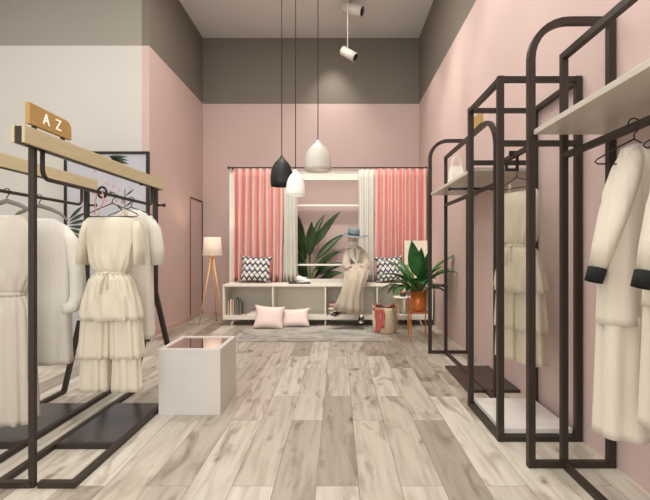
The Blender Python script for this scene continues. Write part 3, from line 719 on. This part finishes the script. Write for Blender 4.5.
for k in range(6): flat_leaf(mb, .24, 1.55+.07*k, .7 if k % 2 else 2.4, .16, .02)
mb.build('printed_leaves', 'inkleaf', t)
mb = MB(); r = random.Random(4)
for k in range(46):
    x, z = r.gauss(-.05, .16), r.gauss(1.93, .12); q = r.uniform(.008, .022)
    x = max(-.45, min(.45, x))
    mb.poly([(x+q*math.cos(a), -.0065, z+q*math.sin(a)) for a in [2*PI*j/7 for j in range(7)]], (0, -.001, 0))
mb.build('printed_blossoms', 'blossom', t)

# ------------------------------------------------------------ right racks
def arch_path():
    R = .21; x0, x1, z1 = 1.067, 1.508, 2.465; P = [V(x0, 0, .0), V(x0, 0, z1-R)]
    for k in range(1, 9): a = PI/2*k/8; P.append(V(x0+R*(1-math.cos(a)), 0, z1-R+R*math.sin(a)))
    P += [V(x1, 0, z1), V(x1, 0, 0)]
    return P
def sqsweep(mb, P, w, side):
    P = [Vector(p) for p in P]; side = Vector(side).normalized(); rings = []
    for i, p in enumerate(P):
        t0 = (P[i]-P[i-1]).normalized() if i else (P[1]-P[0]).normalized()
        t1 = (P[i+1]-P[i]).normalized() if i < len(P)-1 else t0
        t = (t0+t1).normalized(); k = 1/max(.5, t.dot(t1)); n = side.cross(t).normalized()*k
        rings.append([p+side*w/2+n*w/2, p-side*w/2+n*w/2, p-side*w/2-n*w/2, p+side*w/2-n*w/2])
    return mb.loft(rings, True, False)
def rack_arched():
    t = thing('wall_rack', '', 'clothes rack', (0, 5.22, 0), group='arched racks along the right wall')
    sqsweep(MB(), arch_path(), .038, (0, 1, 0)).build('arched_frame', 'steel', t)
    MB().box(1.088, 1.487, -.018, .018, 0, .034).build('base_bar', 'steel', t)
    LN = 1.66; R = .26; zt = 2.27; x = 1.25; w = .034
    P = [V(x, 0, .034), V(x, 0, zt), V(x, -(LN-R), zt)]
    for k in range(1, 8): a = PI/2*k/7; P.append(V(x, -(LN-R)-R*math.sin(a), zt-R*(1-math.cos(a))))
    P += [V(x, -LN, 0)]
    sqsweep(MB(), P, w, (1, 0, 0)).build('inner_frame', 'steel', t)
    MB().box(x-.017, x+.017, -LN+.017, -.018, 0, .03).build('base_rail', 'steel', t)
    MB().box(x-.015, x+.015, -LN+.017, -.017, 1.705, 1.735).build('hanging_rail', 'steel', t)
    MB().box(1.07, 1.53, -LN+.02, -.03, 1.83, 1.858).build('shelf', 'shelf', t, bevel=.002)
    MB().box(1.09, x-.018, -1.44, -.64, .002, .024).box(x+.018, 1.53, -1.44, -.64, .002, .024).box(x-.018, x+.018, -1.44, -.64, .0302, .034).build('floor_tray', 'brownslab', t)
    return t
r3 = rack_arched(); r3['label'] = 'far dark steel arched rack by the potted plant, with a white shelf'
r1 = dup(r3, (0, 2.49, 0), label='nearest dark steel arched rack holding coats with black cuffs')
# cross peg of the far rack
t = thing('display_rail', 'thin black cross rail resting on the far arched rack', 'rail', (0, 4.04, 1.75))
MB().sweep([(1.0, 0, 0), (1.41, 0, 0)], .012, 10).sweep([(.99, 0, 0), (1.005, 0, 0)], .018, 12).sweep([(1.405, 0, 0), (1.42, 0, 0)], .018, 12).build('rail', 'black', t)
az_sign('plain brass plate standing on top of the far arched rack', (1.25, 3.90, 2.304), letters=False)
# box rack
t = thing('wall_rack', 'square dark steel frame rack with a white base panel on the right wall', 'clothes rack', (0, 2.83, 0))
x0, x1, y1, zt = 1.02, 1.508, .63, 2.29; w = .038
for x in (x0, x1):
    for y in (0, y1): MB().box(x-w/2, x+w/2, y-w/2, y+w/2, 0, zt).build('post', 'steel', t)
h = w/2
for z in (zt-w/2, 1.87):
    for y in (0, y1): MB().box(x0+h, x1-h, y-.016, y+.016, z-.017, z+.017).build('cross_bar', 'steel', t)
for x in (x0, x1): MB().box(x-.017, x+.017, h, y1-h, zt-.038, zt-.004).build('side_bar', 'steel', t)
for y in (0, y1): MB().box(x0+h, x1-h, y-.017, y+.017, 0, .034).build('base_bar', 'steel', t)
for x in (x0, x1): MB().box(x-.017, x+.017, h, y1-h, 0, .034).build('base_bar', 'steel', t)
MB().box(1.25-.015, 1.25+.015, .016, y1-.016, 1.855, 1.885).build('hanging_rail', 'steel', t)
MB().box(x0+.022, x1-.022, .022, y1-.022, .036, .07).build('base_panel', 'marble', t, bevel=.003)
# square hook with hanger and dress on the box rack
t = thing('square_hook', 'square black hook bracket on the rail of the middle rack', 'hook', (1.25, 3.20, 1.87))
q = .052; sqsweep(MB(), [(-.024, 0, -.0), (-.024, 0, .0245), (.024, 0, .0245), (.024, 0, -.10), (-.052, 0, -.10), (-.052, 0, -.05)], .018, (0, 1, 0)).build('hook_bar', 'black', t)
wire_hanger('black wire hanger on the square hook of the middle rack', (1.27, 3.20, 1.765), rz=-1.2, W=.17, drop=.055, hookr=.018)
tiered_dress('champagne tiered dress without sleeves seen through the middle rack', (1.29, 3.2, 1.765), rz=-1.2, mat='organza', sc_=1.02, sleeves=False, seed=4)
# coats on the nearest rack
ZR = 1.72
def coat(label, y, mat, seed, hem=-1.30, x=1.25, tier=-.83):
    wire_hanger('black wire hanger carrying the '+label[0], (x, y, ZR+.01), W=.165, drop=.085, hookr=.026)
    long_top(label[1], (x+.012, y+.005, ZR+.0), 0, mat, hem, [(.0, -.012, -.085, .015, .02), (.02, -.012, -.13, .05, .035), (.06, -.014, -.22, .078, .045), (.105, -.018, -.36, .080, .042), (.15, -.022, -.50, .058, .034), (.180, -.025, -.60, .040, .026)],
             name='knee_coat', cat='coat', hw=.155, neck=.03, seed=seed, cuff='cuffblack', tier=tier, group='black cuffed coats')
coat(('fully visible black-cuffed coat', 'ivory coat with black cuffs, fully seen on the nearest rack'), 1.90, 'peach', 3)
coat(('coat cut by the right picture edge', 'pale peach coat with black cuffs, cut by the right picture edge'), 1.60, 'peach', 6, hem=-1.16, tier=-.72)
# shopping bags on the far rack shelf
def bag(label, x, y, w_, h_, rz):
    t = thing('shopping_bag', label, 'bag', (x, y, 1.859), rz, group='white bags on the far rack shelf')
    rings = [[V(sx*w_/2*k, sy*.04*k2, z) for sx, sy in ((-1,-1),(1,-1),(1,1),(-1,1))] for z, k, k2 in ((0, 1, 1), (h_*.5, .95, .9), (h_, .8, .35))]
    MB().loft(rings, True, False).build('bag_body', 'paper', t, bevel=.003)
    for sy in (-1, 1):
        MB().sweep([(.05*math.cos(a), sy*.012, h_-.01+.11*math.sin(a)) for a in [PI*k/12 for k in range(13)]], .0035, 6, side=(0, 1, 0)).build('handle', 'paper', t)
bag('white paper bag with loop handles on the far rack shelf, the taller one', 1.17, 4.45, .14, .17, .2)
bag('white paper bag with loop handles on the far rack shelf, the lower one', 1.21, 4.72, .12, .12, -.2)

# ------------------------------------------------------------ seated mannequin
def skin_mesh(nodes, edges):
    me = bpy.data.meshes.new('sk'); me.from_pydata([n[0] for n in nodes], edges, [])
    o = bpy.data.objects.new('sk', me); C.objects.link(o)
    o.modifiers.new('s', 'SKIN')
    for i, n in enumerate(nodes):
        sv = me.skin_vertices[0].data[i]; sv.radius = (n[1], n[1]) if not isinstance(n[1], tuple) else n[1]; sv.use_root = (i == 0)
    k = o.modifiers.new('b', 'SUBSURF'); k.levels = 2; k.render_levels = 2
    bpy.context.view_layer.update()
    ev = o.evaluated_get(bpy.context.evaluated_depsgraph_get()); em = ev.to_mesh()
    vs = [tuple(v.co) for v in em.vertices]; fs = [tuple(p.vertices) for p in em.polygons]
    ev.to_mesh_clear(); bpy.data.objects.remove(o); return vs, fs
MO = V(.30, 7.22, 0)
t = thing('mannequin', 'seated mannequin in a long beige coat and wide grey hat on the bench', 'mannequin', (.30, 7.22, 0))
def P_(x, y, z): return (x-MO.x, y-MO.y, z)
nodes = [(P_(.36, 7.28, .77), .12), (P_(.33, 7.27, .93), .09), (P_(.30, 7.24, 1.08), .11), (P_(.27, 7.21, 1.18), .075), (P_(.255, 7.19, 1.25), .042), (P_(.245, 7.17, 1.33), .045),
         (P_(.39, 7.24, 1.16), .045), (P_(.44, 7.12, .97), .035), (P_(.33, 6.90, .90), .024),
         (P_(.16, 7.16, 1.16), .045), (P_(.13, 7.03, .96), .035), (P_(.22, 6.86, .88), .024),
         (P_(.41, 7.20, .75), .085), (P_(.35, 6.87, .74), .058), (P_(.345, 6.85, .45), .045), (P_(.35, 6.83, .24), .032), (P_(.35, 6.75, .19), .032),
         (P_(.28, 7.20, .75), .09), (P_(.20, 6.86, .76), .062), (P_(.09, 6.84, .50), .05), (P_(.01, 6.83, .31), .034), (P_(-.01, 6.75, .27), .035)]
edges = [(0,1),(1,2),(2,3),(3,4),(4,5),(2,6),(6,7),(7,8),(2,9),(9,10),(10,11),(0,12),(12,13),(13,14),(14,15),(15,16),(0,17),(17,18),(18,19),(19,20),(20,21)]
def fingers(wi, dirv, sidev, downv):
    w0 = Vector(nodes[wi][0]); dirv, sidev, downv = Vector(dirv).normalized(), Vector(sidev).normalized(), Vector(downv).normalized()
    palm = w0+dirv*.055; nodes.append((tuple(palm), (.034))); pi_ = len(nodes)-1; edges.append((wi, pi_))
    for k, ln in enumerate((.062, .072, .068, .052)):
        b = palm+dirv*.02+sidev*(.030-.02*k); i0 = len(nodes)
        nodes.append((tuple(b), .009)); nodes.append((tuple(b+dirv*ln*.55), .009)); nodes.append((tuple(b+dirv*ln*.8+downv*ln*.4), .0075))
        edges.extend([(pi_, i0), (i0, i0+1), (i0+1, i0+2)])
    b = w0+dirv*.02+sidev*.025; i0 = len(nodes)
    nodes.append((tuple(b+sidev*.02+dirv*.02), .010)); nodes.append((tuple(b+sidev*.03+dirv*.05), .009)); edges.extend([(pi_, i0), (i0, i0+1)])
fingers(8, (-.7, -.5, -.15), (0, -.3, 1), (-.2, -.2, -1)); fingers(11, (.75, -.45, -.15), (0, -.3, 1), (.2, -.2, -1))
vs, fs = skin_mesh(nodes, edges)
body = MB().add(vs, fs, True)
hc = Vector(P_(.235, 7.14, 1.385)); Rz = Matrix.Rotation(-.35, 3, 'Z') @ Matrix.Rotation(.12, 3, 'X')
# head with face: rings deformed
rings = []
for i in range(17):
    a = -PI/2+PI*i/16; zz = math.sin(a); e = max(.02, math.cos(a)); row = []
    for j in range(28):
        q = 2*PI*j/28; x = .072*e*math.cos(q); y = .092*e*math.sin(q)
        if zz < 0: x *= 1+.28*zz; y = y*(1+.15*zz) - .012*(-zz)
        z_ = .115*zz
        f = max(0, -math.sin(q))
        y -= .022*math.exp(-(x/.013)**2-((z_+.018)/.022)**2)*f          # nose
        y += .010*math.exp(-((abs(x)-.03)/.014)**2-((z_-.012)/.014)**2)*f # eye sockets
        y -= .006*math.exp(-(x/.022)**2-((z_+.06)/.008)**2)*f           # lips
        row.append(hc+Rz@V(x, y, z_))
    rings.append(row)
body.loft(rings)
for sx in (-1, 1): body.ball(hc+Rz@V(sx*.073, .005, -.01), (.008, .018, .03), rot=Rz)
body.build('body', 'skin', t)
# face veil / scarf
rings = []
for k, (z_, rx, ry) in enumerate(((-.04, .076, .100), (-.07, .070, .092), (-.10, .058, .074), (-.13, .056, .062), (-.16, .085, .075))):
    rings.append([hc+Rz@V((rx+.004*math.sin(7*q))*math.cos(q), (ry+.004*math.sin(9*q+k))*math.sin(q)+(.03 if k > 2 else 0), z_) for q in [2*PI*j/36 for j in range(36)]])
MB().loft(rings, False).build('neck_scarf', 'offwhite', t, solid=.005)
# hat
Rh = Matrix.Rotation(.10, 3, 'Y') @ Matrix.Rotation(.10, 3, 'X')
hb = hc+V(0.01, 0, .045)
def hl(prof): return [[hb+Rh@V(r_*math.cos(q), r_*1.05*math.sin(q), z_+(.022*math.cos(2*q)*(r_/.23)**2 if r_ > .1 else 0)) for q in [2*PI*j/48 for j in range(48)]] for r_, z_ in prof]
MB().loft(hl([(.086, .004), (.10, 0), (.15, -.006), (.20, -.004), (.235, .002)]), False).build('hat_brim', 'hat', t, solid=.006)
MB().loft(hl([(.086, .0), (.092, .03), (.090, .08), (.080, .115), (.06, .125), (.03, .112), (.001, .108)]), False).build('hat_crown', 'hat', t, solid=.004)
MB().loft(hl([(.0945, .006), (.0965, .032)]), False).build('hat_band', 'band', t, solid=.003)
# coat
def S_(path, rad, name, mat='beige', n=40, folds=0, amp=0):
    P = [Vector(P_(*p)) for p in path]; mb = MB()
    mb.sweep(P, rad, n, False, side=(1, 0, 0))
    if folds:
        for i in range(len(mb.v)):
            ri, j = divmod(i, n); q = 2*PI*j/n; c = P[ri]; d_ = (Vector(mb.v[i])-c); k = amp*ri/(len(P)-1)
            mb.v[i] = tuple(c+d_*(1+k*math.sin(folds*q+ri*.25)))
    return mb.build(name, mat, t, solid=.008)
S_([(.26, 7.19, 1.245), (.265, 7.2, 1.215), (.28, 7.215, 1.16), (.30, 7.24, 1.06), (.33, 7.265, .94), (.35, 7.27, .84)], [(.07, .065), (.11, .085), (.145, .115), (.14, .125), (.14, .13), (.17, .16)], 'coat_body', folds=7, amp=.05)
S_([(.34, 7.22, .90), (.32, 7.12, .88), (.30, 6.98, .85), (.27, 6.86, .80), (.235, 6.79, .68), (.195, 6.77, .52), (.165, 6.775, .38), (.14, 6.78, .27)],
   [(.15, .10), (.18, .115), (.185, .115), (.17, .11), (.15, .10), (.15, .095), (.18, .11), (.21, .13)], 'coat_skirt', folds=9, amp=.13, n=64)
S_([(.36, 7.23, 1.20), (.395, 7.22, 1.14), (.43, 7.16, 1.03), (.445, 7.10, .96), (.40, 7.0, .93), (.35, 6.92, .91)], [(.045, .05), (.055, .06), (.058, .065), (.062, .065), (.06, .055), (.05, .045)], 'sleeve', folds=5, amp=.06)
S_([(.18, 7.17, 1.20), (.15, 7.14, 1.13), (.13, 7.07, 1.02), (.125, 7.01, .96), (.16, 6.94, .92), (.19, 6.90, .90)], [(.045, .05), (.055, .06), (.058, .065), (.062, .065), (.058, .055), (.05, .045)], 'sleeve', folds=5, amp=.06)
# lapels
for sx in (-1, 1):
    a = P_(.26, 7.10, 1.21)
    MB().poly([(a[0]+sx*.02, a[1]+.0, a[2]+.02), (a[0]+sx*.09, a[1]+.01, a[2]-.01), (a[0]+sx*.065, a[1]-.02, a[2]-.13), (a[0]+.03, a[1]-.02, a[2]-.24)], (0, -.008, 0)).build('lapel', 'oat', t)
# feet: shoes worn
for (x, y, z, rz) in ((.35, 6.77, .135, -.1), (-.02, 6.79, .215, -.5)):
    e = bpy.data.objects.new('shoe', None); C.objects.link(e); e.parent = t; e.location = P_(x, y, z); e.rotation_euler = (0.15, 0, rz); e.scale = (1.05, 1, 1)
    shoe(e, 'shoeblack', 'shoewhite')

# ------------------------------------------------------------ lights
def area(name, loc, size, power, col, rot=(0, 0, 0), sy=None):
    l = bpy.data.lights.new(name, 'AREA'); l.energy = power; l.color = col; l.size = size
    if sy: l.shape = 'RECTANGLE'; l.size_y = sy
    o = bpy.data.objects.new(name, l); C.objects.link(o); o.location = loc; o.rotation_euler = rot; return o
def spot(name, loc, target, power, col, ang=60, blend=.6, rad=.06):
    l = bpy.data.lights.new(name, 'SPOT'); l.energy = power; l.color = col; l.spot_size = math.radians(ang); l.spot_blend = blend; l.shadow_soft_size = rad
    o = bpy.data.objects.new(name, l); C.objects.link(o); o.location = loc
    o.rotation_euler = (Vector(target)-Vector(loc)).to_track_quat('-Z', 'Y').to_euler(); return o
WARM = (1, .945, .86); NEU = (1, .975, .93)
area('ceiling_light_front', (-.3, 1.5, 5.1), 2.2, 85, NEU, sy=3)
area('ceiling_light_back', (-.5, 5.2, 5.1), 2.0, 100, WARM, sy=2.4)
area('ceiling_light_left', (-3.7, 3.0, 5.1), 2.0, 70, NEU, sy=3)
area('front_fill_light', (-1.5, -2.6, 2.2), 5, 190, (1, .98, .95), rot=(PI/2, 0, 0), sy=3.5)  # unseen fill light added behind the camera to brighten the bench cubbies
for i, (y, x) in enumerate(((7.2, .55), (5.7, .6), (4.2, .6), (2.7, .6), (1.2, .6))):
    spot('wall_spot', (x, y, 5.1), (1.5, y, 1.6), 60, WARM, 62)
for x in (-1.2, .0, .9): spot('bench_spot', (x, 4.9, 5.0), (x, 7.5, 1.0), 190, WARM, 50)
spot('rack_spot', (-.6, 1.6, 5.1), (-1.6, 3.0, .9), 60, NEU, 50)
spot('rack_spot', (.0, 1.0, 5.1), (1.25, 2.0, 1.0), 12, NEU, 50)
spot('niche_spot', (-.1, 8.1, 5.1), (-.1, 8.45, .9), 130, WARM, 75, 1.0)
spot('recess_spot', (-.9, 2.6, 5.1), (-.9, 3.6, 0), 50, NEU, 55)
l = bpy.data.lights.new('lamp_bulb', 'POINT'); l.energy = 6; l.color = (1, .8, .6); l.shadow_soft_size = .04
o = bpy.data.objects.new('lamp_bulb', l); C.objects.link(o); o.location = (-2.06, 7.38, 1.32)

wd = bpy.data.worlds.new('World'); sc.world = wd; wd.use_nodes = True
wd.node_tree.nodes['Background'].inputs[0].default_value = (1, .95, .9, 1); wd.node_tree.nodes['Background'].inputs[1].default_value = .35

# ------------------------------------------------------------ camera
cam = bpy.data.cameras.new('Camera'); co = bpy.data.objects.new('Camera', cam); C.objects.link(co)
co.location = (0, 0, 1.2); co.rotation_euler = (PI/2, 0, 0)
cam.sensor_fit = 'HORIZONTAL'; cam.sensor_width = 36; cam.lens = 36*450/650; cam.shift_x = -13/650
sc.camera = co
sc.view_settings.view_transform = 'Standard'; sc.view_settings.look = 'None'; sc.view_settings.gamma = 1
sc.view_settings.use_curve_mapping = False; sc.view_settings.exposure = -.14
